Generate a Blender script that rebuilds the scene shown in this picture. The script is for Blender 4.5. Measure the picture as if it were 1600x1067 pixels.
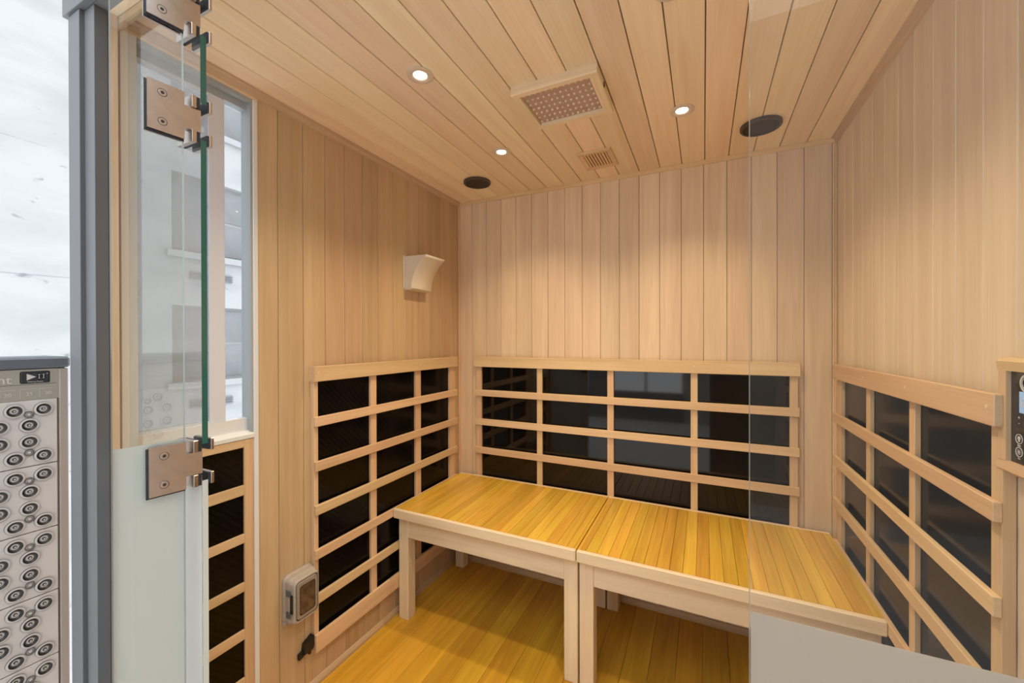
import bpy, bmesh, math, random
from mathutils import Vector, Matrix
C = bpy.context.scene.collection
for o in list(bpy.data.objects): bpy.data.objects.remove(o)
random.seed(7)
PI = math.pi

# ------------------------------------------------------------------ camera
cam = bpy.data.cameras.new('camera'); cam_o = bpy.data.objects.new('camera', cam); C.objects.link(cam_o)
cam.sensor_width = 36; cam.lens = 628.2/1600*36; cam.clip_start = 0.01; cam.clip_end = 200
yaw, pit, rol = [math.radians(a) for a in (25.48, -0.20, -0.12)]
fw = Vector((-math.sin(yaw)*math.cos(pit), math.cos(yaw)*math.cos(pit), math.sin(pit)))
rt = Vector((math.cos(yaw), math.sin(yaw), 0)); up = rt.cross(fw)
r2 = rt*math.cos(rol)+up*math.sin(rol); u2 = -rt*math.sin(rol)+up*math.cos(rol)
M = Matrix((r2, u2, -fw)).transposed().to_4x4(); M.translation = (0, 0, 1.22)
cam_o.matrix_world = M
bpy.context.scene.camera = cam_o

# ------------------------------------------------------------------ sky, exposure
w = bpy.data.worlds.new('world'); bpy.context.scene.world = w; w.use_nodes = True
w.node_tree.nodes['Background'].inputs[0].default_value = (0.93, 0.955, 0.985, 1)
w.node_tree.nodes['Background'].inputs[1].default_value = 2.4
vs = bpy.context.scene.view_settings
vs.view_transform = 'Standard'; vs.look = 'None'; vs.gamma = 1; vs.use_curve_mapping = False; vs.exposure = 0.34
DOWNLIGHT_W = 15.0
DOWNLIGHT_COL = (1.0, 0.79, 0.50)

# ------------------------------------------------------------------ materials
def newmat(name):
    m = bpy.data.materials.new(name); m.use_nodes = True
    nt = m.node_tree; b = nt.nodes['Principled BSDF']; return m, nt, b
def srgb(r, g, b):
    return tuple(((c/255)/12.92 if c/255 <= .04045 else ((c/255+.055)/1.055)**2.4) for c in (r, g, b))+(1,)
def plain(name, col, rough=.5, metal=0., noise=0., nscale=20, coat=0., bump=0.):
    m, nt, b = newmat(name); b.inputs['Roughness'].default_value = rough; b.inputs['Metallic'].default_value = metal
    b.inputs['Base Color'].default_value = col
    if coat: b.inputs['Coat Weight'].default_value = coat
    if noise or bump:
        tc = nt.nodes.new('ShaderNodeTexCoord'); n = nt.nodes.new('ShaderNodeTexNoise')
        n.inputs['Scale'].default_value = nscale; n.inputs['Detail'].default_value = 5
        nt.links.new(tc.outputs['Object'], n.inputs['Vector'])
        if noise:
            r = nt.nodes.new('ShaderNodeValToRGB')
            r.color_ramp.elements[0].position = .3; r.color_ramp.elements[1].position = .7
            r.color_ramp.elements[0].color = tuple(c*(1-noise) for c in col[:3])+(1,)
            r.color_ramp.elements[1].color = tuple(min(1, c*(1+noise)) for c in col[:3])+(1,)
            nt.links.new(n.outputs['Fac'], r.inputs[0]); nt.links.new(r.outputs[0], b.inputs['Base Color'])
        if bump:
            bp = nt.nodes.new('ShaderNodeBump'); bp.inputs['Strength'].default_value = bump; bp.inputs['Distance'].default_value = .002
            nt.links.new(n.outputs['Fac'], bp.inputs['Height']); nt.links.new(bp.outputs[0], b.inputs['Normal'])
    return m
WOODS = {}

def wood(kind, axis):
    """kind: colour family, axis: grain direction in object coordinates"""
    key = kind+axis
    if key in WOODS: return WOODS[key]
    dark, light, rough, var, huev, spec = {
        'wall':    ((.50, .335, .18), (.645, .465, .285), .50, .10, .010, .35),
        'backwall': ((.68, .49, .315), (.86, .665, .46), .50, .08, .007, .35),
        'rightwall': ((.70, .545, .385), (.86, .71, .54), .50, .08, .006, .35),  # paler copy of the wall wood, glass veil put into its colour
        'ceiling': ((.82, .61, .39), (.95, .775, .54), .48, .10, .012, .35),
        'floor':   ((.50, .245, .016), (.80, .46, .045), .34, .18, .008, .45),
        'bench':   ((.54, .285, .030), (.82, .52, .075), .27, .16, .010, .5),
        'frame':   ((.60, .40, .215), (.77, .56, .34), .48, .07, .010, .35),
        'pale':    ((.72, .55, .35), (.88, .72, .49), .50, .05, .006, .35),
        'trim':    ((.50, .34, .20), (.68, .50, .33), .45, .05, .006, .4),
    }[kind]
    m, nt, b = newmat('wood_%s_%s' % (kind, axis)); N = nt.nodes.new; L = nt.links.new
    b.inputs['Roughness'].default_value = rough; b.inputs['Specular IOR Level'].default_value = spec
    tc = N('ShaderNodeTexCoord'); oi = N('ShaderNodeObjectInfo')
    mul = N('ShaderNodeMath'); mul.operation = 'MULTIPLY'; mul.inputs[1].default_value = 91.7; L(oi.outputs['Random'], mul.inputs[0])
    add = N('ShaderNodeVectorMath'); add.operation = 'ADD'; L(tc.outputs['Object'], add.inputs[0]); L(mul.outputs[0], add.inputs[1])
    i = 'XYZ'.index(axis)
    def noise(along, across, detail, dist):
        mp = N('ShaderNodeMapping'); s = [across]*3; s[i] = along; mp.inputs['Scale'].default_value = s
        L(add.outputs[0], mp.inputs['Vector']); n = N('ShaderNodeTexNoise'); n.inputs['Scale'].default_value = 1
        n.inputs['Detail'].default_value = detail; n.inputs['Distortion'].default_value = dist
        n.inputs['Roughness'].default_value = .6
        L(mp.outputs[0], n.inputs['Vector']); return n
    n1 = noise(1.3, 26, 3, .6); n2 = noise(5, 230, 4, .2); n3 = noise(.7, 7, 2, 1.2)
    mx = N('ShaderNodeMath'); mx.operation = 'MULTIPLY_ADD'; mx.inputs[1].default_value = .45; L(n1.outputs['Fac'], mx.inputs[0])
    m2 = N('ShaderNodeMath'); m2.operation = 'MULTIPLY'; m2.inputs[1].default_value = .28; L(n2.outputs['Fac'], m2.inputs[0]); L(m2.outputs[0], mx.inputs[2])
    m3 = N('ShaderNodeMath'); m3.operation = 'MULTIPLY_ADD'; m3.inputs[1].default_value = .27; L(n3.outputs['Fac'], m3.inputs[0]); L(mx.outputs[0], m3.inputs[2])
    rp = N('ShaderNodeValToRGB'); rp.color_ramp.elements[0].position = .33; rp.color_ramp.elements[1].position = .62
    rp.color_ramp.elements[0].color = dark+(1,); rp.color_ramp.elements[1].color = light+(1,)
    L(m3.outputs[0], rp.inputs[0])
    hs = N('ShaderNodeHueSaturation'); L(rp.outputs[0], hs.inputs['Color'])
    mr = N('ShaderNodeMapRange'); mr.inputs['To Min'].default_value = 1-var; mr.inputs['To Max'].default_value = 1+var*.55
    L(oi.outputs['Random'], mr.inputs['Value']); L(mr.outputs[0], hs.inputs['Value'])
    fr = N('ShaderNodeMath'); fr.operation = 'FRACT'; k = N('ShaderNodeMath'); k.operation = 'MULTIPLY'; k.inputs[1].default_value = 17.3
    L(oi.outputs['Random'], k.inputs[0]); L(k.outputs[0], fr.inputs[0])
    mh = N('ShaderNodeMapRange'); mh.inputs['To Min'].default_value = .5-huev; mh.inputs['To Max'].default_value = .5+huev*.6
    L(fr.outputs[0], mh.inputs['Value']); L(mh.outputs[0], hs.inputs['Hue'])
    L(hs.outputs[0], b.inputs['Base Color'])
    bp = N('ShaderNodeBump'); bp.inputs['Strength'].default_value = .12; bp.inputs['Distance'].default_value = .0006
    L(n2.outputs['Fac'], bp.inputs['Height']); L(bp.outputs[0], b.inputs['Normal'])
    WOODS[key] = m; return m
def glass_mat(name, tint, boost=1.0):
    m, nt, b = newmat(name); nt.nodes.remove(b); N = nt.nodes.new; L = nt.links.new
    out = nt.nodes['Material Output']; tr = N('ShaderNodeBsdfTransparent'); tr.inputs[0].default_value = tint
    gl = N('ShaderNodeBsdfGlossy'); gl.inputs['Roughness'].default_value = .0; gl.inputs[0].default_value = (1, 1, 1, 1)
    fz = N('ShaderNodeFresnel'); fz.inputs['IOR'].default_value = 1.5
    geo = N('ShaderNodeNewGeometry'); 
    mul = N('ShaderNodeMath'); mul.operation = 'MULTIPLY'; mul.inputs[1].default_value = boost; mul.use_clamp = True
    inv = N('ShaderNodeMath'); inv.operation = 'SUBTRACT'; inv.inputs[0].default_value = 1; L(geo.outputs['Backfacing'], inv.inputs[1])
    m2 = N('ShaderNodeMath'); m2.operation = 'MULTIPLY'
    L(fz.outputs[0], mul.inputs[0]); L(mul.outputs[0], m2.inputs[0]); L(inv.outputs[0], m2.inputs[1])
    mx = N('ShaderNodeMixShader'); L(m2.outputs[0], mx.inputs[0]); L(tr.outputs[0], mx.inputs[1]); L(gl.outputs[0], mx.inputs[2])
    L(mx.outputs[0], out.inputs[0]); return m
def frost_mat(name, col, clear=.06):
    m, nt, b = newmat(name); nt.nodes.remove(b); N = nt.nodes.new; L = nt.links.new
    out = nt.nodes['Material Output']; tl = N('ShaderNodeBsdfTranslucent'); tl.inputs[0].default_value = col
    df = N('ShaderNodeBsdfDiffuse'); df.inputs[0].default_value = col
    tr = N('ShaderNodeBsdfTransparent'); gl = N('ShaderNodeBsdfGlossy'); gl.inputs['Roughness'].default_value = .38
    a = N('ShaderNodeMixShader'); a.inputs[0].default_value = .42; L(tl.outputs[0], a.inputs[1]); L(df.outputs[0], a.inputs[2])
    c = N('ShaderNodeMixShader'); c.inputs[0].default_value = clear; L(a.outputs[0], c.inputs[1]); L(tr.outputs[0], c.inputs[2])
    fz = N('ShaderNodeFresnel'); fz.inputs['IOR'].default_value = 1.4
    d = N('ShaderNodeMixShader'); L(fz.outputs[0], d.inputs[0]); L(c.outputs[0], d.inputs[1]); L(gl.outputs[0], d.inputs[2])
    L(d.outputs[0], out.inputs[0]); return m
def emit(name, col, s):
    m, nt, b = newmat(name); b.inputs['Emission Color'].default_value = col; b.inputs['Emission Strength'].default_value = s
    b.inputs['Base Color'].default_value = col; return m
def mesh_sheet_mat(name='heating_sheet', rough=.16, spec=.15):
    """near black heating sheet with a fine woven relief"""
    m, nt, b = newmat(name); N = nt.nodes.new; L = nt.links.new
    b.inputs['Roughness'].default_value = rough; b.inputs['Specular IOR Level'].default_value = spec
    tc = N('ShaderNodeTexCoord'); mp = N('ShaderNodeMapping'); mp.inputs['Rotation'].default_value = (PI/4, PI/4, PI/4)
    L(tc.outputs['Object'], mp.inputs['Vector'])
    ck = N('ShaderNodeTexChecker'); ck.inputs['Scale'].default_value = 420
    ck.inputs['Color1'].default_value = (.002, .0016, .0015, 1); ck.inputs['Color2'].default_value = (.009, .0065, .0055, 1)
    L(mp.outputs[0], ck.inputs['Vector']); L(ck.outputs[0], b.inputs['Base Color'])
    return m
def facade_mat():
    m, nt, b = newmat('white_facade_paint'); N = nt.nodes.new; L = nt.links.new
    b.inputs['Roughness'].default_value = .8
    tc = N('ShaderNodeTexCoord')
    def noise(scale, s3, detail, dist=0):
        mp = N('ShaderNodeMapping'); mp.inputs['Scale'].default_value = s3; L(tc.outputs['Object'], mp.inputs['Vector'])
        n = N('ShaderNodeTexNoise'); n.inputs['Scale'].default_value = scale; n.inputs['Detail'].default_value = detail
        n.inputs['Distortion'].default_value = dist; L(mp.outputs[0], n.inputs['Vector']); return n
    a = noise(1.1, (1, .5, 1.6), 6, .4); r1 = N('ShaderNodeValToRGB')
    r1.color_ramp.elements[0].position = .30; r1.color_ramp.elements[0].color = (.25, .262, .272, 1)
    r1.color_ramp.elements[1].position = .55; r1.color_ramp.elements[1].color = (.315, .323, .33, 1); L(a.outputs['Fac'], r1.inputs[0])
    s = noise(2.6, (1, .8, 1.5), 9, .8); r2_ = N('ShaderNodeValToRGB')
    r2_.color_ramp.elements[0].position = .66; r2_.color_ramp.elements[0].color = (1, 1, 1, 1)
    r2_.color_ramp.elements[1].position = .74; r2_.color_ramp.elements[1].color = (.45, .47, .49, 1); L(s.outputs['Fac'], r2_.inputs[0])
    c = noise(1.0, (.4, .25, 7), 7, 1.2); r3 = N('ShaderNodeValToRGB')
    r3.color_ramp.elements[0].position = .68; r3.color_ramp.elements[0].color = (1, 1, 1, 1)
    r3.color_ramp.elements[1].position = .73; r3.color_ramp.elements[1].color = (.72, .74, .76, 1); L(c.outputs['Fac'], r3.inputs[0])
    m1 = N('ShaderNodeMixRGB'); m1.blend_type = 'MULTIPLY'; m1.inputs[0].default_value = 1; L(r1.outputs[0], m1.inputs[1]); L(r2_.outputs[0], m1.inputs[2])
    m2 = N('ShaderNodeMixRGB'); m2.blend_type = 'MULTIPLY'; m2.inputs[0].default_value = 1; L(m1.outputs[0], m2.inputs[1]); L(r3.outputs[0], m2.inputs[2])
    L(m2.outputs[0], b.inputs['Base Color']); return m

GREY = plain('grey_painted_metal', srgb(120, 123, 128), .42, 0, .03, 6)
GREYD = plain('dark_cap_grey', srgb(92, 97, 104), .45)
CHAR = plain('charcoal_plastic', srgb(44, 46, 50), .4)
BLACK = plain('black_plastic', (.012, .011, .011, 1), .45)
SPK = plain('speaker_black', (.016, .010, .009, 1), .5, 0, .3, 400)
SPKRIM = plain('speaker_rim', (.06, .045, .04, 1), .35)
NICKEL = plain('brushed_nickel', (.62, .55, .50, 1), .30, 1.0, .06, 60)
NICKELD = plain('dark_recess', (.06, .05, .045, 1), .4, .6)
GASKET = plain('black_gasket', (.025, .028, .035, 1), .5)
GLASS = glass_mat('clear_glass', (.975, .985, .978, 1), .7)
GLASSL = glass_mat('clear_side_glass', (.975, .985, .978, 1), 1.2)
GLASSW = glass_mat('window_glass', (.96, .975, .98, 1))
GEDGE = plain('glass_edge_green', (.035, .13, .105, 1), .12)
GEDGEL = plain('glass_edge_pale', (.34, .37, .35, 1), .3)
FROST_DIM = frost_mat('frosted_film', (.64, .565, .47, 1))  # right-hand copy of the one film, dim warm interior light painted in
FROST_LIT = frost_mat('frosted_film_lit', (.92, .95, .93, 1))  # whiter left-hand copy of the one film, brighter daylight painted in
WHITEP = plain('reflection_white', (.80, .81, .82, 1), .35)
FRAMEG = plain('grey_window_frame', (.74, .77, .86, 1), .4)
LINER = plain('blue_grey_liner', srgb(168, 174, 178), .45)
SHEET = mesh_sheet_mat()
SHEETG = mesh_sheet_mat('glossy_heating_sheet', .045, .42)
BACKING = plain('backing_board', (.16, .085, .04, 1), .8)
FACADE = facade_mat()
SCONCE = plain('cream_plastic', (.72, .63, .52, 1), .28)
SOCKET = plain('grey_outlet_plastic', srgb(176, 166, 156), .35, 0, .04, 30)
LEDM = plain('taupe_panel', srgb(205, 197, 192), .42, 0, .015, 12)
LEDB = plain('taupe_bezel', srgb(166, 154, 144), .45)
RING = plain('lens_ring', srgb(196, 188, 184), .35)
CHROME = plain('lens_reflector', (.050, .046, .043, 1), .3, .5)
CHROML = plain('lens_steps', (.22, .20, .19, 1), .35, .5)
LABELT = plain('pale_print', srgb(196, 190, 184), .5)
LAMP = emit('lamp_lens', (1, .93, .80, 1), 9)
LRING = plain('lamp_trim', (.72, .62, .52, 1), .35, .25)
PINKL = plain('pink_diffuser', (.46, .31, .235, 1), .25, 0, .05, 50)
PINKD = plain('pink_domes', (.78, .60, .50, 1), .18)
SCREEN = emit('blue_display', (.22, .34, .52, 1), .55)
ICON = plain('icon_print', (.62, .62, .62, 1), .5)
GLOSSB = plain('gloss_black', (.006, .006, .007, 1), .08)
OUTFLOOR = plain('pale_tile_floor', (.84, .83, .81, 1), .5, 0, .04, 4)

# ------------------------------------------------------------------ helpers
def wloc(o):
    v = Vector((0, 0, 0))
    while o is not None: v += o.location; o = o.parent
    return v
def link(name, me, mat, parent, loc, rot=None):
    o = bpy.data.objects.new(name, me); C.objects.link(o)
    if mat is not None and not me.materials: me.materials.append(mat)
    o.location = Vector(loc) - (wloc(parent) if parent else Vector((0, 0, 0)))
    if rot: o.rotation_euler = rot
    o.parent = parent; return o
def empty(name, loc, label=None, cat=None, group=None, kind=None):
    o = bpy.data.objects.new(name, None); C.objects.link(o); o.location = loc; o.empty_display_size = .05
    tag(o, label, cat, group, kind); return o
def tag(o, label=None, cat=None, group=None, kind=None):
    for k, v in (('label', label), ('category', cat), ('group', group), ('kind', kind)):
        if v: o[k] = v
    return o
CACHE = {}
def boxmesh(dx, dy, dz, mat, bev):
    key = (round(dx, 5), round(dy, 5), round(dz, 5), mat.name, bev)
    if key in CACHE: return CACHE[key]
    bm = bmesh.new(); bmesh.ops.create_cube(bm, size=1)
    bmesh.ops.scale(bm, vec=(dx, dy, dz), verts=bm.verts)
    if bev: bmesh.ops.bevel(bm, geom=bm.edges[:], offset=bev, segments=1, affect='EDGES')
    me = bpy.data.meshes.new('box_mesh'); bm.to_mesh(me); bm.free(); me.materials.append(mat); CACHE[key] = me; return me
def box(name, x0, x1, y0, y1, z0, z1, mat, parent=None, bev=0.0):
    return link(name, boxmesh(x1-x0, y1-y0, z1-z0, mat, bev), mat, parent, ((x0+x1)/2, (y0+y1)/2, (z0+z1)/2))
def raw(name, verts, faces, mat, parent=None, mats=None, fm=None, smooth=False, origin=None):
    vs_ = [Vector(v) for v in verts]
    c = Vector(origin) if origin else sum(vs_, Vector())/len(vs_)
    me = bpy.data.meshes.new(name+'_mesh'); me.from_pydata([v-c for v in vs_], [], faces)
    for m in (mats or [mat]): me.materials.append(m)
    if fm:
        for p, i in zip(me.polygons, fm): p.material_index = i
    bm = bmesh.new(); bm.from_mesh(me); bmesh.ops.recalc_face_normals(bm, faces=bm.faces); bm.to_mesh(me); bm.free()
    if smooth:
        for p in me.polygons: p.use_smooth = True
    return link(name, me, None, parent, c)
def prism(name, poly, a0, a1, axis, mat, parent=None, origin=None):
    """extrude a 2-D polygon along axis; poly in the two other axes in XYZ order"""
    n = len(poly); vv = []
    for a in (a0, a1):
        for p in poly:
            v = list(p); v.insert('XYZ'.index(axis), a); vv.append(v)
    f = [list(range(n)), list(range(n, 2*n))]+[[i, (i+1) % n, n+(i+1) % n, n+i] for i in range(n)]
    return raw(name, vv, f, mat, parent, origin=origin)
def plank(name, x0, x1, y0, y1, z0, z1, normal, mat, parent, ch=.0018):
    """board with its two long face edges chamfered. normal '+X','-X','+Y','-Y','+Z','-Z' ; runs along Z on walls, Y on floor/ceiling/bench"""
    key = ('pl', round(x1-x0, 5), round(y1-y0, 5), round(z1-z0, 5), normal, mat.name, ch)
    c = ((x0+x1)/2, (y0+y1)/2, (z0+z1)/2); hx, hy, hz = (x1-x0)/2, (y1-y0)/2, (z1-z0)/2
    if key not in CACHE:
        if normal[1] == 'X':   # width Y, length Z
            w_, t, l = hy, hx, hz; f = lambda a, b, c_: ((b if normal[0] == '+' else -b), a, c_)
        elif normal[1] == 'Y':
            w_, t, l = hx, hy, hz; f = lambda a, b, c_: (a, (b if normal[0] == '+' else -b), c_)
        else:
            w_, t, l = hx, hz, hy; f = lambda a, b, c_: (a, c_, (b if normal[0] == '+' else -b))
        sec = [(-w_, -t), (w_, -t), (w_, t-ch), (w_-ch, t), (-w_+ch, t), (-w_, t-ch)]
        vv = [f(a, b, e) for e in (-l, l) for a, b in sec]
        ff = [list(range(6)), list(range(6, 12))]+[[i, (i+1) % 6, 6+(i+1) % 6, 6+i] for i in range(6)]
        me = bpy.data.meshes.new('plank_mesh'); me.from_pydata(vv, [], ff); me.materials.append(mat)
        bm = bmesh.new(); bm.from_mesh(me); bmesh.ops.recalc_face_normals(bm, faces=bm.faces); bm.to_mesh(me); bm.free()
        CACHE[key] = me
    return link(name, CACHE[key], mat, parent, c)
def lathe(name, prof, n, axis_dir, loc, parent, mats, fm=None, smooth=True):
    """prof = [(r, h)]; axis_dir = unit vector along +h. fm: material index per segment"""
    z = Vector(axis_dir).normalized(); x = z.orthogonal().normalized(); y = z.cross(x)
    key = ('lathe', tuple(prof), n, tuple(round(c, 5) for c in z), tuple(m.name for m in mats), tuple(fm or ()))
    if key not in CACHE:
        vv = []; ff = []; mi = []
        for r, h in prof:
            for k in range(n):
                a = 2*PI*k/n; vv.append(z*h+(x*math.cos(a)+y*math.sin(a))*max(r, 1e-5))
        for i in range(len(prof)-1):
            for k in range(n):
                ff.append([i*n+k, i*n+(k+1) % n, (i+1)*n+(k+1) % n, (i+1)*n+k]); mi.append(fm[i] if fm else 0)
        me = bpy.data.meshes.new(name+'_mesh'); me.from_pydata(vv, [], ff)
        for m in mats: me.materials.append(m)
        for p, i in zip(me.polygons, mi): p.material_index = i
        bm = bmesh.new(); bm.from_mesh(me); bmesh.ops.remove_doubles(bm, verts=bm.verts, dist=2e-5)
        bmesh.ops.recalc_face_normals(bm, faces=bm.faces); bm.to_mesh(me); bm.free()
        if smooth:
            for p in me.polygons: p.use_smooth = True
            try: me.set_sharp_from_angle(angle=math.radians(35))
            except Exception: pass
        CACHE[key] = me
    return link(name, CACHE[key], None, parent, loc)
def textmesh(name, s, size, mat, parent, loc, right, upv, align='CENTER', thick=.0003, offset=0):
    cu = bpy.data.curves.new(name, 'FONT'); cu.body = s; cu.size = size; cu.align_x = align; cu.align_y = 'CENTER'; cu.extrude = thick; cu.offset = offset
    to = bpy.data.objects.new(name, cu); C.objects.link(to)
    dg = bpy.context.evaluated_depsgraph_get(); me = bpy.data.meshes.new_from_object(to.evaluated_get(dg))
    bpy.data.objects.remove(to)
    R_ = Vector(right); U = Vector(upv); Nn = R_.cross(U)
    me.transform(Matrix((R_, U, Nn)).transposed().to_4x4()); me.materials.clear(); me.materials.append(mat)
    return link(name, me, None, parent, loc)

XL, XR, YB, ZC = -1.2434, 0.4587, 1.9133, 1.985
YF = 0.450                                # front plane of the glass front

# ------------------------------------------------------------------ setting: floor
fl = empty('floor', (-.39, 1.18, 0), kind='structure')
box('subfloor', -1.33, .53, .40, 1.98, -.06, -.010, BACKING, fl)
xs = [-.0036+.0905*k for k in range(-14, 6)]
for i, x in enumerate(xs):
    a, b = max(x, XL-.005), min(x+.0905, XR+.005)
    if b-a > .004: plank('plank', a+.0004, b-.0004, .42, YB+.002, -.012, 0, '+Z', wood('floor', 'Y'), fl, .0010)
box('outer_floor', -2.6, 2.4, -2.6, .40, -.10, -.012, OUTFLOOR, fl)
rm = empty('wall_added_room', (1.2, -2.6, 0), kind='structure')  # walls invented out of view, shaped to feed daylight and heater reflections
WALLP = plain('added_room_wall_paint', (.62, .61, .59, 1), .7)
MIDP = plain('added_room_mid_wall', (.55, .52, .48, 1), .7)
DARKP = plain('added_room_dark_wall', (.28, .27, .26, 1), .7)
for y0_, y1_, x0_, x1_, z0_, z1_ in ((-2.7, -2.6, -2.6, -1.35, -.1, 3.6), (-2.7, -2.6, -.25, 2.5, -.1, 3.6),
                                  (-2.7, -2.6, -1.35, -.25, -.1, .42), (-2.7, -2.6, -1.35, -.25, 2.35, 3.6)):
    box('added_room_wall', x0_, x1_, y0_, y1_, z0_, z1_, DARKP if x0_ < -.3 else MIDP, rm)
box('added_room_wall', 2.4, 2.5, -2.6, 2.2, -.1, 3.6, WALLP, rm)
for xa in (-1.35,):
    for q in (0, .53, 1.06): box('added_window_bar', xa+q, xa+q+.04, -2.66, -2.62, .42, 2.35, WHITEP, rm)  # unseen window, placed for the bright patches mirrored in the back heater

# ------------------------------------------------------------------ setting: ceiling
ce = empty('ceiling', (-.39, 1.18, ZC), kind='structure')
box('roof_panel', -1.33, .53, .45, 1.98, ZC+.009, ZC+.06, BACKING, ce)
for k in range(-14, 6):
    x = .0046+.0894*k; a, b = max(x, XL-.005), min(x+.0894, XR+.005)
    if b-a > .004: plank('plank', a+.0013, b-.0013, YF+.002, YB+.002, ZC, ZC+.011, '-Z', wood('ceiling', 'Y'), ce, .0018)
# ------------------------------------------------------------------ setting: walls
T = .011
wb = empty('wall_back', (-.39, YB, 0), kind='structure')
box('backing_board', -1.33, .53, YB+T-.002, YB+.06, -.01, ZC+.01, BACKING, wb)
x = -1.2427
for i in range(21):
    a, b = max(-1.1544+.0888*(i-1), XL), min(-1.1544+.0888*i, XR)
    if b-a > .004: plank('plank', a+.0007, b-.0007, YB, YB+T, 0, ZC, '-Y', wood('backwall', 'Z'), wb, .0014)
wl = empty('wall_left', (XL, 1.3, 0), kind='structure')
box('backing_board', XL-.06, XL-T+.002, .784, YB+.06, -.01, ZC+.01, BACKING, wl)
ys = [.786, .8508]+[.9422-.0005+.0885*k for k in range(0, 12)]
ys = [y for y in ys if y < YB-.02]+[YB]
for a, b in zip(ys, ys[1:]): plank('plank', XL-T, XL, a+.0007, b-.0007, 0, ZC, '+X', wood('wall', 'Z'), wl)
box('corner_batten', XL-.03, XL+.0012, .7705, .786, 0, 1.957, WHITEP, wl, .002)
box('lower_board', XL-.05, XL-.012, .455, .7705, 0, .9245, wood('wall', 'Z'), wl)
box('head_board', XL-.05, XL, .455, .786, 1.957, ZC, wood('pale', 'Y'), wl)
box('front_jamb_board', XL-.05, XL, .462, .492, .9245, 1.957, WHITEP, wl)  # wood whitened to carry the pale reflection on the glass before it
wr = empty('wall_right', (XR, 1.2, 0), kind='structure')
box('backing_board', XR+T-.002, XR+.06, .40, YB+.06, -.01, ZC+.01, BACKING, wr)
ys = [.455]+[.94-.0885*k for k in range(5, -1, -1)]+[.94+.0885*k for k in range(1, 11)]
ys = sorted(set(round(y, 4) for y in ys if y < YB-.02))+[YB]
for a, b in zip(ys, ys[1:]): plank('plank', XR, XR+T, a+.0007, b-.0007, 0, ZC, '-X', wood('rightwall', 'Z'), wr)

# trims
def covetrim(name, axis, parent=None):
    s = .015; g = .006
    if axis == 'B':
        sec = [(YB, ZC), (YB-s, ZC), (YB-s, ZC-g), (YB-g, ZC-s), (YB, ZC-s)]
        o = prism(name, sec, XL, XR, 'X', wood('frame', 'X'))
    elif axis == 'L':
        sec = [(XL, ZC), (XL+.021, ZC), (XL+.021, ZC-.006), (XL+.012, ZC-.008), (XL+.008, ZC-.018), (XL, ZC-.020)]
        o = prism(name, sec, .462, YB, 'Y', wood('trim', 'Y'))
    else:
        sec = [(XR, ZC), (XR-.021, ZC), (XR-.021, ZC-.006), (XR-.012, ZC-.008), (XR-.008, ZC-.018), (XR, ZC-.020)]
        o = prism(name, sec, .462, YB, 'Y', wood('trim', 'Y'))
    tag(o, kind='structure'); return o
covetrim('trim_1', 'B'); covetrim('trim_2', 'L'); covetrim('trim_3', 'R')
for n_, x0, x1 in (('trim_4', XL, XL+.010), ('trim_5', XR-.010, XR)):
    tag(box(n_, x0, x1, YB-.010, YB, .03, ZC-.015, wood('frame', 'Z'), None, .003), kind='structure')
tag(prism('baseboard_left', [(XL, 0), (XL+.011, 0), (XL+.011, .012), (XL+.005, .024), (XL, .026)], .50, YB, 'Y', wood('wall', 'Y')), kind='structure')
tag(prism('baseboard_back', [(YB, 0), (YB-.011, 0), (YB-.011, .012), (YB-.005, .024), (YB, .026)], XL+.011, XR-.011, 'X', wood('wall', 'X')), kind='structure')
tag(prism('baseboard_right', [(XR, 0), (XR-.011, 0), (XR-.011, .012), (XR-.005, .024), (XR, .026)], .47, YB, 'Y', wood('wall', 'Y')), kind='structure')

# front frame: grey metal posts and header, wooden jamb lining
wf = empty('wall_front', (-.39, YF, 0), kind='structure')
box('outer_post', -1.324, -1.268, .400, .47, -.012, 1.967, GREY, wf, .0008)
box('inner_post', -1.268, -1.2205, .4088, .431, -.012, 1.967, GREY, wf, .0008)
DKG = plain('post_shade_grey', srgb(92, 93, 95), .4)  # shade on the posts' side faces, put in as thin dark strips
box('inner_shade_strip', -1.2204, -1.2196, .4094, .431, -.012, 1.967, DKG, wf)
box('outer_shade_strip', -1.2679, -1.2671, .4006, .4086, -.012, 1.967, DKG, wf)
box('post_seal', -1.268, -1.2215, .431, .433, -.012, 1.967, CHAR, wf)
box('jamb_lining', -1.262, -1.2205, .433, .4495, 0, 1.968, wood('trim', 'Z'), wf)
box('side_wall_edge', -1.324, -1.2435, .47, .486, 0, 1.985, wood('pale', 'Z'), wf)
box('header', -1.3392, .56, .395, .4088, 1.969, 2.10, GREY, wf, .0008)
box('header_soffit', -1.324, .54, .4088, .433, 1.968, 2.05, GREY, wf)
box('header_lining', -1.262, XR, .433, .4495, 1.9685, 2.05, wood('pale', 'X'), wf)
box('header_stop', -1.262, XR, .4505, .4625, 1.9515, 1.985, wood('trim', 'X'), wf)
box('outer_post', XR+.03, XR+.08, .400, .47, -.012, 1.967, GREY, wf, .0008)
box('inner_post', XR, XR+.03, .4088, .4495, -.012, 1.967, GREY, wf, .0008)
box('threshold', -1.22, XR, .425, .470, -.001, .008, GREY, wf)

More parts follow.
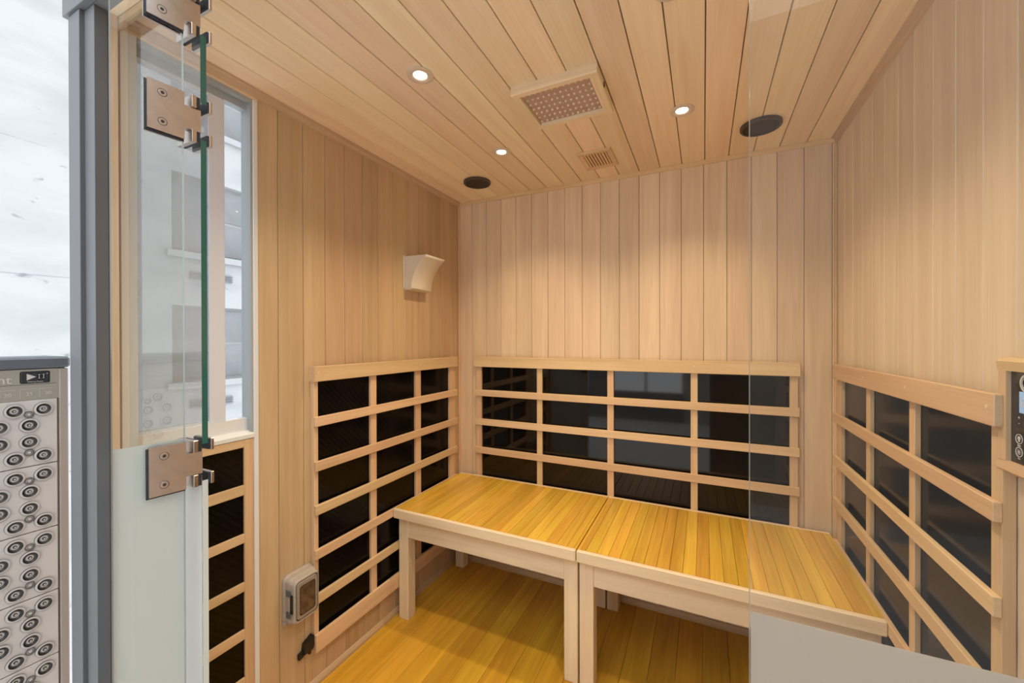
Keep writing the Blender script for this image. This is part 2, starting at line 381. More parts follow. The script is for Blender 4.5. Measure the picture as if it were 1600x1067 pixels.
# ------------------------------------------------------------------ window in the left wall
wn = empty('window_1', (-1.262, .63, .93), kind='structure')
prism('sill_board', [(-1.290, .925), (XL+.002, .925), (XL+.002, .936), (-1.256, .946), (-1.290, .950)], .492, .7705, 'Y', WHITEP, wn)
box('window_frame', -1.290, -1.264, .492, .7705, .946, .984, WHITEP, wn)                     # bottom rail
box('window_frame', -1.290, -1.264, .492, .7705, 1.925, 1.957, LINER, wn)
box('window_frame', -1.290, -1.264, .492, .500, .984, 1.925, WHITEP, wn)
box('window_frame', -1.290, XL-.001, .7635, .7705, .946, 1.957, LINER, wn)
box('head_liner', -1.264, XL-.001, .492, .7635, 1.945, 1.957, LINER, wn)
box('mullion', -1.290, -1.266, .6610, .7030, .984, 1.925, FRAMEG, wn, .001)
box('sash_rail', -1.282, -1.268, .500, .6610, .984, .992, FRAMEG, wn)
box('sash_rail', -1.282, -1.268, .500, .6610, 1.915, 1.925, FRAMEG, wn)
box('glass_pane', -1.280, -1.276, .7030, .7635, .984, 1.925, GLASSW, wn)
box('glass_pane', -1.280, -1.276, .500, .6610, .984, 1.925, GLASSW, wn)
def screen_mat():
    m, nt, b = newmat('insect_screen'); nt.nodes.remove(b); N = nt.nodes.new; L = nt.links.new
    tr = N('ShaderNodeBsdfTransparent'); df = N('ShaderNodeBsdfDiffuse'); df.inputs[0].default_value = (.42, .43, .45, 1)
    mx = N('ShaderNodeMixShader'); mx.inputs[0].default_value = .42
    L(tr.outputs[0], mx.inputs[1]); L(df.outputs[0], mx.inputs[2]); L(mx.outputs[0], nt.nodes['Material Output'].inputs[0]); return m
box('insect_screen', -1.2705, -1.2695, .500, .6610, .992, 1.915, screen_mat(), wn)

# ------------------------------------------------------------------ neighbouring building outside
FX = -9.0
nb = empty('apartment_building', (FX, 4, -9), 'white painted stained apartment wall with curtained windows, outside the sauna window', 'building')
def strip(y0, y1, z0, z1): return box('wall', FX-.5, FX, y0, y1, z0, z1, FACADE, nb)
wins = [(yy, zz) for yy in (4.07, 7.7) for zz in (-2.1, .42, 2.93, 5.45)]
# one wall mesh with real window openings
ycuts = [-14, 4.07, 5.57, 7.7, 9.2, 24]; zcuts = [-9, -2.1, -.62, .42, 1.90, 2.93, 4.43, 5.45, 6.95, 14]
vv, ff = [], []
for i in range(len(ycuts)-1):
    for j in range(len(zcuts)-1):
        if i in (1, 3) and j in (1, 3, 5, 7):
            y0, y1, z0, z1 = ycuts[i], ycuts[i+1], zcuts[j], zcuts[j+1]; n = len(vv)
            vv += [(FX, y0, z0), (FX, y1, z0), (FX, y1, z1), (FX, y0, z1), (FX-.2, y0, z0), (FX-.2, y1, z0), (FX-.2, y1, z1), (FX-.2, y0, z1)]
            ff += [[n, n+1, n+5, n+4], [n+1, n+2, n+6, n+5], [n+2, n+3, n+7, n+6], [n+3, n, n+4, n+7]]
            continue
        n = len(vv); y0, y1, z0, z1 = ycuts[i], ycuts[i+1], zcuts[j], zcuts[j+1]
        vv += [(FX, y0, z0), (FX, y1, z0), (FX, y1, z1), (FX, y0, z1)]; ff.append([n, n+1, n+2, n+3])
raw('wall', vv, ff, FACADE, nb, origin=(FX, 4, 0))
CURT = plain('curtained_pane', (.15, .155, .165, 1), .3, 0, .12, 2.2)
SASH = plain('sash_grey', (.24, .245, .25, 1), .5)
for i in (1, 3):
    for j in (1, 3, 5, 7):
        y0, y1, z0, z1 = ycuts[i], ycuts[i+1], zcuts[j], zcuts[j+1]
        wd = box('window', FX-.20, FX-.14, y0, y1, z0, z1, SASH, nb)
        zm = (z0+z1)/2
        box('pane', FX-.139, FX-.12, y0+.06, y1-.06, z0+.06, zm-.03, CURT, wd)
        box('pane', FX-.139, FX-.12, y0+.06, y1-.06, zm+.03, z1-.06, CURT, wd)
        box('window_sill', FX-.1, FX+.08, y0-.1, y1+.1, z0-.12, z0, FACADE, wd)
    for zc in (2.42, -.10):
        vg = box('vent_grille', FX, FX+.02, ycuts[i]+.28, ycuts[i]+1.05, zc, zc+.16, SASH, nb)
        for q in range(3): box('louvre', FX+.02, FX+.05, ycuts[i]+.28, ycuts[i]+1.05, zc+.02+q*.05, zc+.04+q*.05, GREYD, vg)

# ------------------------------------------------------------------ heater panels
def heater(loc_x, loc_y, sign_axis, rows, label, group, u0, u1, stiles, zt, zb, plane, nrm, right_flush=False):
    """plane heater on a wall. u = horizontal coordinate (X or Y), v = protrusion from the wall plane"""
    ax = 'X' if sign_axis == 'Y' else 'Y'     # horizontal axis of the panel
    t = empty('infrared_heater', (loc_x, loc_y, zb), label, 'heater panel', group)
    def b(name, a0, a1, v0, v1, z0, z1, mat, par, bev=0.0):
        p0, p1 = sorted((plane+nrm*v0, plane+nrm*v1))
        if ax == 'X': return box(name, a0, a1, p0, p1, z0, z1, mat, par, bev)
        return box(name, p0, p1, a0, a1, z0, z1, mat, par, bev)
    b('heating_sheet', stiles[0][1]-.0005, stiles[-1][0]+.0005, .001, .006, zb+.02, zt-.02, SHEETG if ax == 'X' else SHEET, t)
    for s0, s1 in stiles: b('stile', s0, s1, .0004 if (s0, s1) in (stiles[0], stiles[-1]) else .0062, .018, zb+.004, zt-.004, wood('frame', 'Z'), t, .0012)
    for k, (z0, z1) in enumerate(rows):
        r = b('rail', u0-.002 if k == 0 else u0, u1+(.002 if k == 0 else 0), .0182, .030, z0, z1, wood('frame', ax), t, .0014)
        if k == 0:
            for e in (0, 1):     # solid ends of the top rail reach back to the wall
                q = (u0-.002, u0+.001) if e == 0 else (u1-.001, u1+.002)
            n = Vector((0, nrm, 0)) if ax == 'X' else Vector((nrm, 0, 0))
            for s0, s1 in stiles:
                uc = (s0+s1)/2; p = plane+nrm*.0298
                loc = (uc, p, (z0+z1)/2+.004) if ax == 'X' else (p, uc, (z0+z1)/2+.004)
                lathe('wood_plug', [(.0034, -.001), (.0034, .0008), (.0001, .0010)], 12, n, loc, r, [wood('pale', 'X')])
    return t
ROW = [(1.076, 1.130), (.919, .953), (.763, .797), (.610, .644), (.456, .489), (.300, .334), (.132, .194)]
hl = heater(XL, 1.41, 'X', ROW, 'black heater with six rows of wooden slats, on left wall beside bench', 'slatted heater panels',
       .9636, 1.855, [(.966, .9835), (1.232, 1.264), (1.516, 1.554), (1.798, 1.850)], 1.130, .132, XL, 1)
box('end_strip', XL+.0005, XL+.030, .9606, .9634, 1.076, 1.130, wood('frame', 'Y'), hl)
heater(-.394, YB, 'Y', ROW, 'wide four-column black heater with wooden slats, on back wall behind benches', 'slatted heater panels',
       -1.125, .337, [(-1.118, -1.0885), (-.7645, -.7357), (-.4086, -.379), (-.0505, -.0231), (.3061, .333)], 1.133, .132, YB, -1)
hr = heater(XR, 1.39, 'X', ROW, 'black heater with wooden slats on right wall beneath control panel', 'slatted heater panels',
       .935, 1.842, [(.938, .966), (1.240, 1.268), (1.520, 1.548), (1.795, 1.838)], 1.130, .132, XR, -1)

# second small heater under the window, flush in its recess
t = empty('infrared_heater', (XL, .63, .10), 'small flush black heater in wooden frame directly beneath the window', 'heater panel', 'slatted heater panels')
box('heating_sheet', XL-.0115, XL-.007, .50, .745, .12, .905, SHEET, t)
for s0, s1 in ((.492, .512), (.7417, .7695)): box('stile', XL-.0068, XL, s0, s1, .08, .9235, wood('frame', 'Z'), t, .001)
for z0, z1 in ((.900, .9235), (.757, .787), (.6135, .6405), (.4680, .4950), (.3240, .3540), (.180, .209), (.08, .12)):
    box('rail', XL-.0065, XL+.0005, .5122, .7415, z0, z1, wood('frame', 'Y'), t, .001)

# ------------------------------------------------------------------ benches
def bench(x0, x1, seams, label):
    ZT = .4915; yf, yb = 1.346, 1.8825; ly0 = 1.379
    t = empty('wooden_bench', ((x0+x1)/2, 1.64, 0), label, 'bench', 'sauna benches')
    fr = wood('pale', 'X')
    box('front_edge', x0, x1, yf, yf+.016, ZT-.040, ZT, fr, t, .0028)
    box('back_edge', x0, x1, yb-.012, yb, ZT-.040, ZT, fr, t, .002)
    box('side_edge', x0, x0+.010, yf+.016, yb-.012, ZT-.040, ZT-.0005, wood('bench', 'Y'), t, .001)
    box('side_edge', x1-.010, x1, yf+.016, yb-.012, ZT-.040, ZT-.0005, wood('bench', 'Y'), t, .001)
    e = [x0+.010]+[s for s in sorted(seams) if x0+.016 < s < x1-.016]+[x1-.010]
    for a, b in zip(e, e[1:]):
        plank('seat_slat', a+.0004, b-.0004, yf+.0165, yb-.0125, ZT-.016, ZT-.0005, '+Z', wood('bench', 'Y'), t, .0009)
    zi = ZT-.040
    for lx in (x0+.0015, x1-.0515):
        for ly in (ly0, yb-.058):
            box('leg', lx, lx+.050, ly, ly+.050, 0, zi, wood('pale', 'Z'), t, .002)
    box('apron', x0+.0515, x1-.0515, ly0+.004, ly0+.024, zi-.092, zi, fr, t, .001)
    box('apron', x0+.0515, x1-.0515, yb-.040, yb-.020, zi-.092, zi, fr, t, .001)
    box('apron', x0+.006, x0+.026, ly0+.050, yb-.058, zi-.092, zi, wood('pale', 'Y'), t, .001)
    box('apron', x1-.026, x1-.006, ly0+.050, yb-.058, zi-.092, zi, wood('pale', 'Y'), t, .001)
    return t
bench(-1.212, -.4015, [-.4371-.0386*k for k in range(25)], 'left slatted bench, between the left wall heater and the other bench')
bench(-.3975, .428, [-.3688+.0386*k for k in range(25)], 'right slatted bench, against the right wall heater, under the round speaker')

# ------------------------------------------------------------------ ceiling fittings
D = (0, 0, -1)
def downlight(x, y, label, first=[None]):
    t = empty('downlight', (x, y, ZC), label, 'light', 'recessed ceiling downlights')
    lathe('trim_ring', [(.0375, 0), (.0375, .003), (.034, .0048), (.023, .0042), (.0195, .002), (.0185, -.004)], 40, D, (x, y, ZC), t, [LRING])
    lathe('lamp_lens', [(.0184, -.003), (.0184, .0006), (.012, .0022), (.0001, .0028)], 32, D, (x, y, ZC), t, [LAMP])
    ld = bpy.data.lights.new('downlight_bulb', 'SPOT'); ld.energy = DOWNLIGHT_W; ld.color = DOWNLIGHT_COL
    ld.spot_size = math.radians(122); ld.spot_blend = .95; ld.shadow_soft_size = .022
    lo = bpy.data.objects.new('downlight_bulb', ld); C.objects.link(lo); lo.parent = t; lo.location = (0, 0, -.026)
downlight(-.7374, .9355, 'recessed round downlight, nearest to the window, largest in view')
downlight(-.7408, 1.4585, 'small recessed round downlight beside the left speaker')
downlight(-.0649, 1.4560, 'recessed round downlight beside the right speaker')
downlight(-.0649, .9355, 'recessed round downlight in front of the right speaker, out of view')
def speaker(x, y, label):
    t = empty('ceiling_speaker', (x, y, ZC), label, 'speaker', 'round black ceiling speakers')
    lathe('rim', [(.060, 0), (.0655, .001), (.0655, .009), (.063, .0115), (.058, .0115), (.056, .009)], 56, D, (x, y, ZC), t, [SPKRIM])
    lathe('grille', [(.0565, .0085), (.030, .0095), (.0001, .0098)], 48, D, (x, y, ZC), t, [SPK])
speaker(-.987, 1.684, 'round black ceiling speaker in the far left corner')
speaker(.1843, 1.678, 'round black ceiling speaker on the right, behind the clear glass edge')

# big ceiling fixture with rows of small pink lenses
lf = empty('ceiling_light_box', (-.394, 1.21, ZC), 'square pale wooden ceiling fixture with rows of small pink lenses', 'light fixture')
x0, x1, y0, y1, zl = -.527, -.264, 1.098, 1.321, 1.957
pw = wood('pale', 'X')
def frame_bar(poly, a0, a1, axis): return prism('frame_bar', poly, a0, a1, axis, wood('pale', axis), lf)
frame_bar([(y0+.003, ZC), (y0, zl+.003), (y0+.003, zl), (y0+.020, zl), (y0+.020, ZC)], x0, x1, 'X')
frame_bar([(y1-.003, ZC), (y1, zl+.003), (y1-.003, zl), (y1-.022, zl), (y1-.022, ZC)], x0, x1, 'X')
frame_bar([(x0, ZC), (x0, zl+.002), (x0+.002, zl), (x0+.022, zl), (x0+.022, ZC)], y0+.020, y1-.022, 'Y')
frame_bar([(x1, ZC), (x1, zl+.002), (x1-.002, zl), (x1-.026, zl), (x1-.026, ZC)], y0+.020, y1-.022, 'Y')
box('diffuser', x0+.022, x1-.026, y0+.020, y1-.022, 1.968, 1.974, PINKL, lf)
bmx = bmesh.new()
for r in range(7):
    for c in range(12):
        cx, cy = x0+.022+(.215)*(c+.5)/12, y0+.020+.181*(r+.5)/7
        m4 = Matrix.Translation((cx+.394, cy-1.21, 1.967-ZC)) @ Matrix.Diagonal((.0052, .0040, .0050, 1))
        bmesh.ops.create_icosphere(bmx, subdivisions=1, radius=1, matrix=m4)
me = bpy.data.meshes.new('lens_domes_mesh'); bmx.to_mesh(me); bmx.free()
for p in me.polygons: p.use_smooth = True
tag(link('lens_domes', me, PINKD, lf, (-.394, 1.21, ZC)), kind='stuff')
lathe('screw', [(.0028, 0), (.0028, .004), (.0001, .005)], 12, D, (-.396, 1.208, 1.968), lf, [NICKEL])
lathe('side_port', [(.008, 0), (.008, .0015), (.0001, .0016)], 16, (1, 0, 0), (x1, 1.185, 1.970), lf, [BLACK])

vt = empty('ceiling_vent', (-.400, 1.69, ZC), 'small wooden louvred ceiling vent behind the square light fixture', 'vent')
x0, x1, y0, y1, zl = -.470, -.333, 1.606, 1.775, ZC-.009
for poly, a0, a1, axis in (([(y0, ZC), (y0, zl+.002), (y0+.003, zl), (y0+.024, zl+.003), (y0+.024, ZC)], x0, x1, 'X'),
                           ([(y1, ZC), (y1, zl+.002), (y1-.003, zl), (y1-.024, zl+.003), (y1-.024, ZC)], x0, x1, 'X'),
                           ([(x0, ZC), (x0, zl+.002), (x0+.003, zl), (x0+.020, zl+.003), (x0+.020, ZC)], y0+.024, y1-.024, 'Y'),
                           ([(x1, ZC), (x1, zl+.002), (x1-.003, zl), (x1-.020, zl+.003), (x1-.020, ZC)], y0+.024, y1-.024, 'Y')):
    prism('frame_bar', poly, a0, a1, axis, wood('frame', axis), vt)
box('backing', x0+.020, x1-.020, y0+.024, y1-.024, ZC-.0015, ZC-.0002, BACKING, vt)
for k in range(8):
    cx = x0+.020+.097*(k+.5)/8
    box('slat', cx-.0042, cx+.0042, y0+.024, y1-.024, ZC-.006, ZC-.0016, wood('frame', 'Y'), vt, .0008)

# ------------------------------------------------------------------ wall deflector / sconce
sc = empty('wall_sconce', (XL, 1.528, 1.458), 'cream plastic flared wall sconce high on the left wall', 'wall lamp')
curve = []
for k in range(15):
    a = k/14
    z = 1.458+.145*a
    xx = -1.196+.082*(a**2.1)
    curve.append((xx, z))
Y0, Y1 = 1.456, 1.602; th = .003
def arr(pts, off): return [(px_-off, pz) for px_, pz in pts]
vv, ff = [], []
n = len(curve)
yy = [Y0, Y0+.004, Y1-.004, Y1]; ox = [-.005, 0, 0, -.005]
for j in range(4):
    for px_, pz in curve: vv.append((px_+ox[j], yy[j], pz))
for j in range(3):
    for i in range(n-1): ff.append([j*n+i, j*n+i+1, (j+1)*n+i+1, (j+1)*n+i])
b0 = len(vv)
for j in range(4):
    for px_, pz in curve: vv.append((px_+ox[j]-th, yy[j]+(th if j < 2 else -th), pz))
for j in range(3):
    for i in range(n-1): ff.append([b0+j*n+i, b0+(j+1)*n+i, b0+(j+1)*n+i+1, b0+j*n+i+1])
for j in range(3): ff.append([j*n+n-1, (j+1)*n+n-1, b0+(j+1)*n+n-1, b0+j*n+n-1])
raw('curved_front', vv, ff, SCONCE, sc, smooth=True)
def cheek(name, ya, yb_):
    poly = [(XL+.0005, 1.462), (XL+.0005, 1.606)]+[(px_-.005, pz) for px_, pz in reversed(curve)]
    return prism(name, poly, ya, yb_, 'Y', SCONCE, sc)
cheek('side_cheek', Y0+.0002, Y0+.0030); cheek('side_cheek', Y1-.0030, Y1-.0002)
prism('base', [(XL+.0005, 1.452), (XL+.0005, 1.462), (curve[1][0]-.004, 1.462), (curve[0][0]-.003, 1.4565), (curve[0][0]-.010, 1.453)], Y0+.001, Y1-.001, 'Y', SCONCE, sc)
box('wall_flange', XL+.0004, XL+.0045, Y0-.008, Y0+.0005, 1.458, 1.610, SCONCE, sc, .0015)
lathe('screw', [(.0035, 0), (.0035, .002), (.0001, .003)], 12, (1, 0, 0), (XL+.0045, Y0-.0036, 1.57), sc, [SCONCE])

# ------------------------------------------------------------------ outlet box on the left wall
ob = empty('outlet_box', (XL, .912, .28), 'grey weatherproof outlet box low on the left wall', 'outlet')
def roundbox(name, ya, yb_, za, zb_, xa, xb, r, mat, parent, taper=0., hole=None):
    pts = []
    for cy, cz, a0 in ((yb_-r, zb_-r, 0), (ya+r, zb_-r, 90), (ya+r, za+r, 180), (yb_-r, za+r, 270)):
        for k in range(6):
            a = math.radians(a0+k*18); pts.append((cy+r*math.cos(a), cz+r*math.sin(a)))
    n = len(pts); my, mz = (ya+yb_)/2, (za+zb_)/2
    lv = [(xa, 0), (xb-.004*(1 if xb > xa else -1), taper), (xb, taper+.003)]
    vv = []
    for x_, i_ in lv:
        for y_, z_ in pts: vv.append((x_, y_+(i_ if y_ < my else -i_), z_+(i_ if z_ < mz else -i_)))
    ff = [list(range(n)), list(range(2*n, 3*n))]
    for l in range(2): ff += [[l*n+i, l*n+(i+1) % n, (l+1)*n+(i+1) % n, (l+1)*n+i] for i in range(n)]
    return raw(name, vv, ff, mat, parent)
roundbox('back_plate', .858, .968, .285, .447, XL+.0005, XL+.012, .018, SOCKET, ob)
roundbox('housing', .861, .965, .289, .443, XL+.012, XL+.032, .016, SOCKET, ob, .001)
cov = roundbox('cover', .863, .963, .292, .440, XL+.0325, XL+.050, .015, SOCKET, ob, .003)
roundbox('rim_line', .872, .954, .304, .430, XL+.050, XL+.0525, .012, plain('outlet_shade', srgb(150, 138, 128), .3), cov, .001)
roundbox('cover_window', .884, .942, .318, .414, XL+.0525, XL+.0535, .008, plain('smoked_window', srgb(92, 72, 58), .12, 0, .45, 45), cov, .0)
for zz in (.33, .40): box('latch', XL+.020, XL+.040, .8575, .8612, zz-.010, zz+.010, GREYD, ob, .001)
box('side_slot', XL+.034, XL+.046, .8622, .8640, .335, .395, BLACK, ob)
box('hinge_knob', XL+.006, XL+.020, .855, .8605, .292, .304, SOCKET, ob, .001)

# black bracket below it
bk = empty('latch_bracket', (XL, .941, .14), 'small black plastic bracket low on the left wall beneath the outlet box', 'bracket')
prism('clip_body', [(.925, .150), (.930, .183), (.962, .196), (.966, .170), (.960, .152), (.952, .150), (.950, .140), (.944, .140), (.944, .150)], XL+.001, XL+.020, 'X', BLACK, bk)
prism('clip_foot', [(.912, .138), (.912, .156), (.926, .160), (.934, .150), (.926, .140)], XL+.001, XL+.012, 'X', BLACK, bk)

# ------------------------------------------------------------------ control panel on the right wall
cp = empty('control_panel', (XR, .82, 1.09), 'black touch control panel in wooden frame on the right wall', 'control panel')
def cbar(name, poly, a0, a1, axis): return prism(name, poly, a0, a1, axis, wood('frame', axis), cp)
ya, yb_, za, zb_ = .705, .950, 1.003, 1.190; s = .021
cbar('frame_bar', [(XR-.0005, zb_), (XR-.012, zb_), (XR-.020, zb_-.006), (XR-.018, zb_-s), (XR-.0005, zb_-s)], ya, yb_, 'Y')
cbar('frame_bar', [(XR-.0005, za), (XR-.012, za), (XR-.020, za+.006), (XR-.018, za+s), (XR-.0005, za+s)], ya, yb_, 'Y')
cbar('frame_bar', [(XR-.0005, yb_), (XR-.012, yb_), (XR-.020, yb_-.006), (XR-.018, yb_-s), (XR-.0005, yb_-s)], za+s, zb_-s, 'Z')
cbar('frame_bar', [(XR-.0005, ya), (XR-.012, ya), (XR-.020, ya+.006), (XR-.018, ya+s), (XR-.0005, ya+s)], za+s, zb_-s, 'Z')
BRN = plain('brown_gloss_face', (.030, .019, .014, 1), .12)
box('face_plate', XR-.012, XR-.0005, ya+s, yb_-s, za+s, zb_-s, BRN, cp)
fx = XR-.0122
box('black_field', fx-.0006, fx, .74, .916, 1.083, 1.152, GLOSSB, cp)
box('black_field', fx-.0006, fx, .74, .916, 1.026, 1.073, GLOSSB, cp)
disp = box('display', fx-.0014, fx-.0006, .80, .9075, 1.105, 1.138, SCREEN, cp)
RT_, UP_ = (0, -1, 0), (0, 0, 1)     # reading direction on the right wall
def ringp(y, z, r, w_=.0014, name='icon_ring', mat=ICON):
    return lathe(name, [(r, 0), (r, .0006), (r-w_, .0006), (r-w_, 0)], 36, (-1, 0, 0), (fx-.0007, y, z), cp, [mat], smooth=False)
ringp(.893, 1.1515, .0140, .0030); ringp(.893, 1.1515, .0095, .0010)
textmesh('logo_letter', 'H', .011, ICON, cp, (fx-.0012, .893, 1.1515), RT_, UP_)
textmesh('print', '+', .008, ICON, cp, (fx-.0009, .909, 1.0965), RT_, UP_)
textmesh('print', '-', .008, ICON, cp, (fx-.0009, .909, 1.0885), RT_, UP_)
textmesh('display_text', '88', .020, ICON, cp, (fx-.0017, .893, 1.120), RT_, UP_)
ringp(.9085, 1.0635, .0078, .0009); ringp(.9085, 1.0430, .0078, .0009)
lathe('bulb_icon', [(.0032, 0), (.0032, .0006), (.0001, .0007)], 18, (-1, 0, 0), (fx-.0007, .9085, 1.0648), cp, [ICON])
box('bulb_icon_base', fx-.0012, fx-.0006, .9071, .9099, 1.0590, 1.0620, ICON, cp)
for a in range(4):
    cz, cy = math.cos(a*PI/4), math.sin(a*PI/4); p = (-cz*.0005, cy*.0005); q = .0048
    raw('fan_blade', [(fx-.0012, .9085+cy*q+p[0], 1.043+cz*q+p[1]), (fx-.0012, .9085+cy*q-p[0], 1.043+cz*q-p[1]), (fx-.0012, .9085-cy*q-p[0], 1.043-cz*q-p[1]), (fx-.0012, .9085-cy*q+p[0], 1.043-cz*q+p[1])], [[0, 1, 2, 3]], ICON, cp)
textmesh('print', 'Light', .0034, ICON, cp, (fx-.0009, .9085, 1.0533), RT_, UP_)
textmesh('print', 'Fan', .0034, ICON, cp, (fx-.0009, .9085, 1.0328), RT_, UP_)

# ------------------------------------------------------------------ glass front
def pane(name, x0, x1, z0, z1, parent, left_edge, right_edge, y0=YF, y1=YF+.0105):
    vv = [(x, y, z) for z in (z0, z1) for y in (y0, y1) for x in (x0, x1)]
    ff = [[0, 1, 3, 2], [4, 5, 7, 6], [0, 1, 5, 4], [2, 3, 7, 6], [0, 2, 6, 4], [1, 3, 7, 5]]
    return raw(name, vv, ff, None, parent, mats=[GLASS, left_edge, right_edge], fm=[0, 0, 0, 0, 1, 2])
gl = empty('glass_panel', (-1.055, YF, 0), 'narrow fixed glass panel on the left with green edge and frosted lower part', 'glass panel')
HZ = (1.856, 1.650, .981)
out = [(-1.22, .008), (-.889, .008)]; em = [0, 2]
for zc_ in sorted(HZ):
    out += [(-.889, zc_-.036), (-.925, zc_-.036), (-.925, zc_+.036), (-.889, zc_+.036)]; em += [0, 0, 0, 1]
out += [(-.889, 1.951), (-1.22, 1.951)]; em += [0, 0]
n_ = len(out); vv_ = [(x_, y_, z_) for y_ in (YF, YF+.0105) for x_, z_ in out]
FEDGE = plain('frosted_edge', (.60, .66, .64, 1), .4)
raw('pane', vv_, [list(range(n_)), list(range(n_, 2*n_))]+[[i, (i+1) % n_, n_+(i+1) % n_, n_+i] for i in range(n_)], None, gl,
    mats=[GLASSL, GEDGE, FEDGE], fm=[0, 0]+em)
box('frosted_film', -1.2195, -.8895, YF-.0007, YF-.0002, .008, .957, FROST_LIT, gl)
gr = empty('glass_panel', (.25, YF, 0), 'wide fixed glass panel on the right with frosted lower part, before the right bench', 'glass panel')
pane('pane', .0405, XR-.001, .008, 1.951, gr, GEDGEL, GLASS)
box('frosted_film', .0410, XR-.0015, YF-.0007, YF-.0002, .008, .957, FROST_DIM, gr)

# hinged glass leaf, standing open
dd = Vector((-.133, -.991, 0)).normalized(); nn = Vector((-dd.y, dd.x, 0)); nn = nn if nn.x > 0 else -nn
O = Vector((-.894, .426, 0)) - nn*.006
def P3(u, n_, z): return O+dd*u+nn*n_+Vector((0, 0, z))
def obox(name, u0, u1, n0, n1, z0, z1, mat, parent, mats=None, fm=None):
    vv = [P3(u, n_, z) for z in (z0, z1) for n_ in (n0, n1) for u in (u0, u1)]
    ff = [[0, 1, 3, 2], [4, 5, 7, 6], [0, 1, 5, 4], [2, 3, 7, 6], [0, 2, 6, 4], [1, 3, 7, 5]]
    return raw(name, vv, ff, mat, parent, mats=mats, fm=fm)
dr = empty('door_1', P3(0, 0, 0), kind='structure')
obox('pane', 0, .1015, -.009, 0, .010, 1.951, None, dr, mats=[GLASS, GEDGEL, plain('polished_edge', (.10, .11, .10, 1), .3)], fm=[0, 0, 0, 0, 1, 2])
obox('frosted_film', .0003, .1012, -.0098, -.0092, .010, 1.031, FROST_LIT, dr)
def hinge(zc):
    h = empty('hinge', P3(0, 0, zc)); h.location = P3(0, 0, zc)-wloc(dr); h.parent = dr
    z0, z1 = zc-.045, zc+.045
    obox('hinge_plate', .0005, .0555, .0018, .0062, z0, z1, NICKEL, h)
    obox('gasket', .0003, .0585, .0001, .0017, z0-.0035, z1-.002, GASKET, h)
    obox('hinge_plate', .0005, .0555, -.0154, -.0110, z0, z1, NICKEL, h)
    for zz in (zc+.0265, zc-.0265):
        c = P3(.0335, .0062, zz)
        lathe('screw', [(.0072, -.0004), (.0072, .0003), (.0062, .0003), (.0060, .0005), (.0028, .0005), (.0026, .0002), (.0001, .0002)], 28, nn, c, h, [NICKEL, NICKELD], fm=[1, 1, 0, 0, 1, 1])
    obox('knuckle', -.0262, .0004, -.010, .0045, zc-.0215, zc+.0215, NICKEL, h)
    # leaf clamped on the fixed panel, notched for the knuckle
    for za_, zb2 in ((z0, zc-.022), (zc+.022, z1)):
        box('clamp_plate', -.944, -.8885, .4355, .4435, za_, zb2, NICKEL, h, .0006)
        box('gasket', -.942, -.8895, .4436, .4496, za_+.001, zb2-.001, GASKET, h)
        box('gasket', -.942, -.8895, .4615, .4645, za_+.001, zb2-.001, GASKET, h)
        box('clamp_plate', -.944, -.8860, .4646, .4700, za_, zb2, NICKEL, h, .0006)
for zc in (1.856, 1.650, .981): hinge(zc)

# ------------------------------------------------------------------ light therapy machine at the left edge
mc = empty('light_therapy_panel', (-1.58, .24, 0), 'tall taupe light panel with rows of round lenses, outside left of the post', 'light panel')
MX = -1.5
box('body', MX-.14, MX-.006, .045, .449, -.012, 1.152, LEDB, mc, .004)
box('side_bezel', MX-.006, MX+.003, .4325, .449, -.012, 1.150, LEDB, mc, .002)
box('side_bezel', MX-.006, MX+.003, .045, .0615, -.012, 1.150, LEDB, mc, .002)
box('top_cap', MX-.15, MX+.006, .035, .4525, 1.152, 1.180, GREYD, mc, .005)
box('control_strip', MX-.006, MX+.001, .0615, .4325, 1.074, 1.150, plain('strip_taupe', srgb(156, 149, 138), .4), mc)
box('strip_line', MX+.001, MX+.0014, .0615, .428, 1.1128, 1.1136, CHAR, mc)
RM, UM = (0, 1, 0), (0, 0, 1)        # on a face towards +X, +Y reads to the right
roundbox('play_button', .3665, .4170, 1.1155, 1.1455, MX+.001, MX+.0022, .004, CHAR, mc, 0)
raw('play_icon', [(MX+.0026, .3775, 1.1395), (MX+.0026, .3775, 1.1235), (MX+.0026, .3930, 1.1315)], [[0, 1, 2]], LABELT, mc)
for q in (.3955, .4030): roundbox('pause_icon', q, q+.0048, 1.1238, 1.1400, MX+.0022, MX+.0026, .002, LABELT, mc, 0)
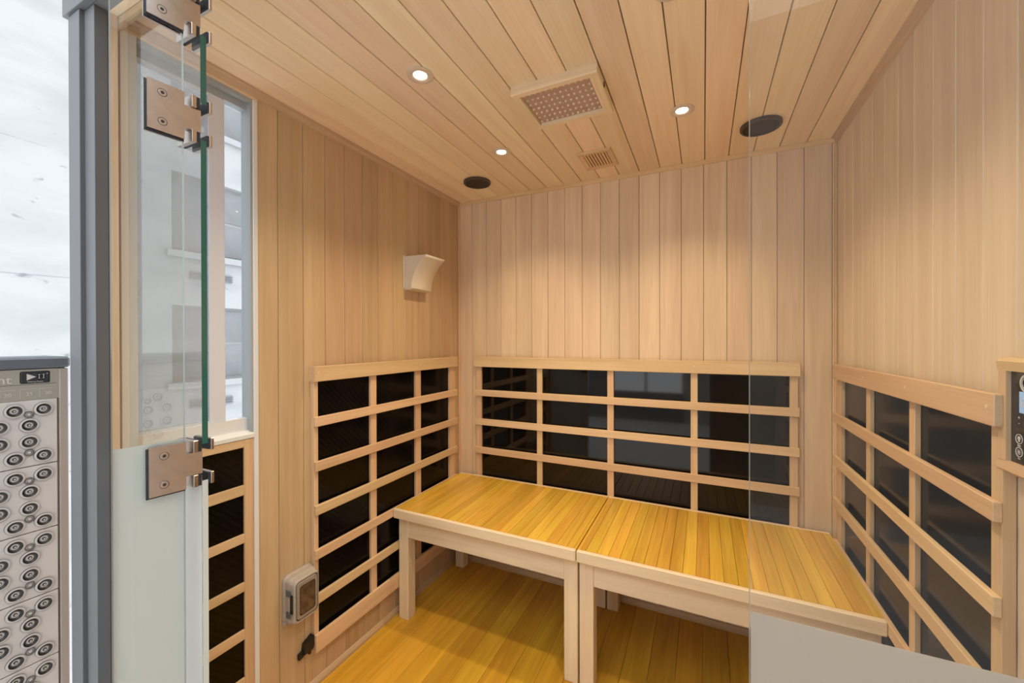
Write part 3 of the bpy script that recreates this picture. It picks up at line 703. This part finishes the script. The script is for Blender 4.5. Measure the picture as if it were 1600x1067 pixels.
box('status_lamp', MX+.0022, MX+.0026, .4105, .4130, 1.1378, 1.1395, LABELT, mc)
textmesh('print', 'Hold to Reset', .0046, LABELT, mc, (MX+.0024, .3915, 1.1195), RM, UM)
textmesh('print', 'nt', .028, LABELT, mc, (MX+.0013, .3425, 1.1260), RM, UM)
for tx, yy_ in (('20', .3475), ('25', .3820), ('30', .4135)):
    textmesh('print', tx, .0115, LABELT, mc, (MX+.0013, yy_, 1.0895), RM, UM)
    box('key_outline', MX+.001, MX+.0013, yy_-.0150, yy_-.0145, 1.080, 1.102, LABELT, mc)
    box('key_outline', MX+.001, MX+.0013, yy_-.0150, yy_+.0120, 1.1015, 1.102, LABELT, mc)
PX = (1, 0, 0)
for k in range(6):
    zt = 1.0733-.1634*k
    md = box('lens_module', MX-.005, MX+.002, .0640, .4290, zt-.1612, zt, LEDM, mc, .0012)
    for col in range(8):
        yc = .4045-.0237*col
        if col % 2 == 0: pts = [(.0227, 1), (.1385, 1)]
        elif col % 4 == 1: pts = [(.0340, 0), (.0600, 1), (.1012, 1), (.1275, 0)]
        else: pts = [(.0585, 1), (.0990, 1)]
        for dz, big in pts:
            z_ = zt-dz
            if big:
                lathe('lens', [(.0172, -.0028), (.0170, .0008), (.0166, .0008), (.0164, .0004), (.0132, .0010), (.0128, .0012), (.0122, -.0006), (.0100, -.0022), (.0098, -.0014), (.0078, -.0030), (.0076, -.0022), (.0056, -.0036), (.0036, -.0036), (.0034, -.0006), (.0022, -.0006), (.0020, .0002), (.0001, .0002)],
                      22, PX, (MX+.0048, yc, z_), md, [RING, CHROME, CHROML, BLACK], fm=[2, 0, 2, 0, 0, 1, 1, 2, 1, 2, 1, 2, 1, 1, 3, 0, 0])
            else:
                lathe('lens', [(.0088, -.001), (.0086, .0014), (.0064, .0014), (.0058, .0004), (.0046, .0010), (.0034, .0004), (.0001, .0012)],
                      20, PX, (MX+.0030, yc, z_), md, [RING, CHROME, CHROML], fm=[2, 2, 1, 0, 1, 0])
